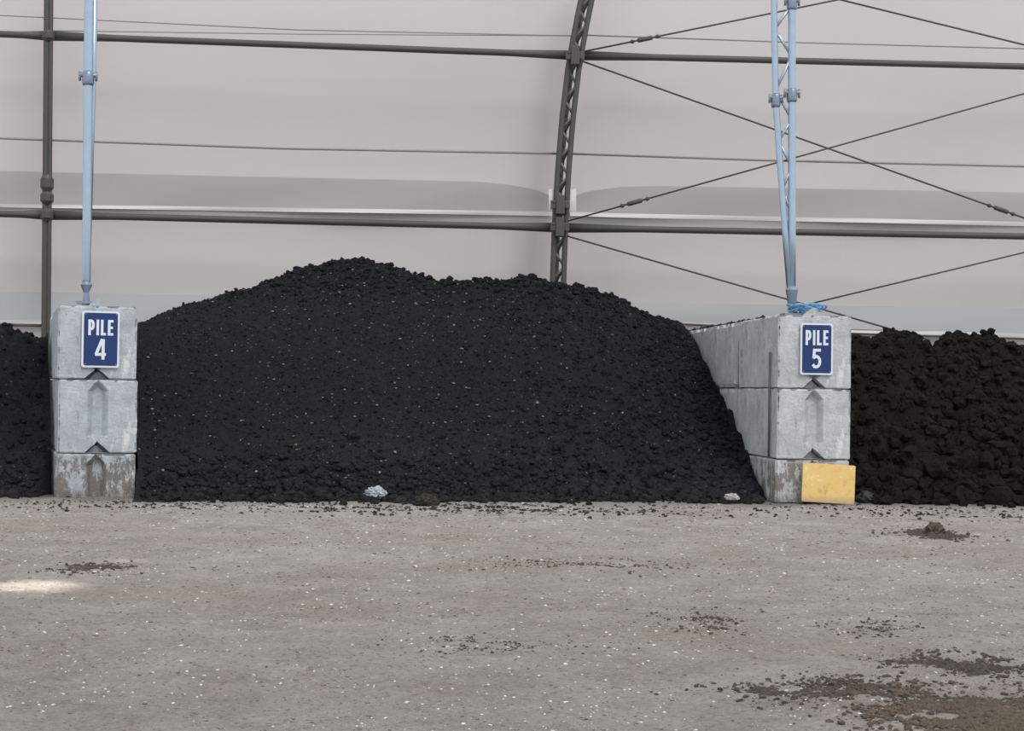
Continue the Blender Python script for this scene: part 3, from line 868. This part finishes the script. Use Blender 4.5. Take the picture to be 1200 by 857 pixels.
def patch(px, py, wpx, hpx, n, smin, smax, mat, seed, label, name="mud_crumbs"):
    c_ = G(px, py); a = G(px - wpx / 2, py); up_, dn = G(px, py - hpx / 2), G(px, py + hpx / 2)
    rx = abs(c_.x - a.x); ry = abs(up_.y - dn.y) / 2
    rg = random.Random(seed); it = []
    tries = 0
    while len(it) < n and tries < n * 12:
        tries += 1
        x = c_.x + rg.gauss(0, .6) * rx; y = c_.y + rg.gauss(0, .6) * ry
        q = noise.fractal(Vector((x * 4 + seed, y * 4, seed)), .8, 2, 4)
        if q < .0 + rg.uniform(-.35, .35): continue
        sz = smin + (smax - smin) * rg.random() ** 3
        it.append(((x, y, gz(x, y) + sz * .15), sz, .7))
    v_, f_ = clods_geo(it, 2 if smax > .03 else 1, .3, seed)
    ob = mesh_obj(name, v_.tolist(), [tuple(int(k) for k in r_) for r_ in f_], mat)
    tag(ob, label, "mud", kind="stuff")
patch(110, 667, 80, 12, 380, .005, .020, m_clod, 1, "dark crumbled mud smear on the packed dirt")
patch(1095, 627, 90, 10, 300, .006, .026, m_clod, 2, "mud crumbs around a dried lump")
patch(1125, 778, 140, 26, 1300, .003, .018, m_clod, 3, "scattered dark mud crumbs on the packed dirt")
patch(990, 812, 210, 30, 1900, .002, .015, m_clod, 4, "scattered dark mud crumbs on the packed dirt")
patch(1165, 848, 230, 70, 9000, .002, .018, m_mulch, 5, "brown crumbly mulch spread on the dirt")
patch(1020, 736, 90, 18, 300, .003, .014, m_clod, 6, "scattered dark mud crumbs on the packed dirt")
patch(820, 730, 110, 26, 380, .003, .014, m_clod, 7, "scattered dark mud crumbs on the packed dirt")
patch(690, 664, 240, 14, 500, .004, .015, m_clod, 8, "scattered dark mud crumbs on the packed dirt")
patch(560, 597, 560, 12, 1500, .006, .028, m_toe, 9, "dark crumbs strewn along the heap's foot")
patch(1100, 600, 300, 14, 400, .008, .03, m_toe, 10, "dark crumbs strewn along the heap's foot")
patch(130, 592, 300, 10, 300, .008, .025, m_toe, 13, "dark crumbs strewn along the heap's foot")
patch(560, 755, 200, 16, 300, .003, .011, m_clod, 15, "scattered dark mud crumbs on the packed dirt")

rg = random.Random(8); it = []
for i in range(420):
    lx = rg.choice((-1, 1)) * Wd / 2 * rg.uniform(.4, .98) if rg.random() < .6 else -Wd / 2 * rg.uniform(.75, .98)
    ly = rg.uniform(.8, 6.6); q = M5 @ Vector((lx, ly, TOP5)); sz = .008 + .035 * rg.random() ** 3
    it.append(((q.x, q.y, q.z + sz * .2), sz, .7))
v_, f_ = clods_geo(it, 1, .3, 8)
ob = mesh_obj("soil_crumbs", v_.tolist(), [tuple(int(k) for k in r_) for r_ in f_], m_toe)
tag(ob, "dirt crumbs lying along the top of divider", "dirt", kind="stuff")

rg = random.Random(77)
for mat, n, lab, smin, smax in ((m_chip_l, 20000, "pale gravel and chips strewn over the dirt", .002, .011), (m_chip_d, 24000, "dark bits strewn over the packed dirt", .002, .013)):
    it = []
    for i in range(n):
        y = 5.2 + 12.6 * rg.random() ** 1.25; x = y * .08 + rg.uniform(-1, 1) * (y * .36 + .4)
        if y > 17.5 and (x > 4.4 or x < -2.7): continue
        q = noise.fractal(Vector((x * .8, y * 1.4, n)), .8, 2, 4)
        if q < rg.uniform(-.45, .35): continue
        sz = smin + (smax - smin) * rg.random() ** 4.5
        sz *= .5 + y / 17
        it.append(((x, y, gz(x, y) + sz * .1), sz, .45))
    v_, f_ = clods_geo(it, 1, .4, n)
    ob = mesh_obj("gravel", v_.tolist(), [tuple(int(k) for k in r_) for r_ in f_], mat)
    tag(ob, lab, "gravel", kind="stuff")

# ------------------------------------------------------------------ light
w = bpy.data.worlds.new("world"); scene.world = w; w.use_nodes = True
bg = w.node_tree.nodes["Background"]; bg.inputs[0].default_value = (.96, .98, 1.0, 1); bg.inputs[1].default_value = .97
sd = bpy.data.lights.new("sun", 'SUN'); sd.energy = 1.6; sd.angle = math.radians(26); sd.color = (1, .985, .96)
so = bpy.data.objects.new("sun", sd); col.objects.link(so)
d = Vector((-.35, .75, -1.0)).normalized(); so.rotation_euler = d.to_track_quat('-Z', 'Y').to_euler()
for (px, py, e, sz) in ((36, 688, 7500, 5.4), (150, 657, 2600, 2.4)):
    t = G(px, py)
    sp = bpy.data.lights.new("roof_gap_light", 'SPOT'); sp.energy = e; sp.spot_size = math.radians(sz); sp.spot_blend = .9
    sp.shadow_soft_size = .12; sp.color = (1, .94, .80)
    sob = bpy.data.objects.new("roof_gap_light", sp); col.objects.link(sob)
    sob.location = (t.x - 1.5, t.y - .5, 8)
    d = (t - sob.location).normalized(); sob.rotation_euler = d.to_track_quat('-Z', 'Y').to_euler()
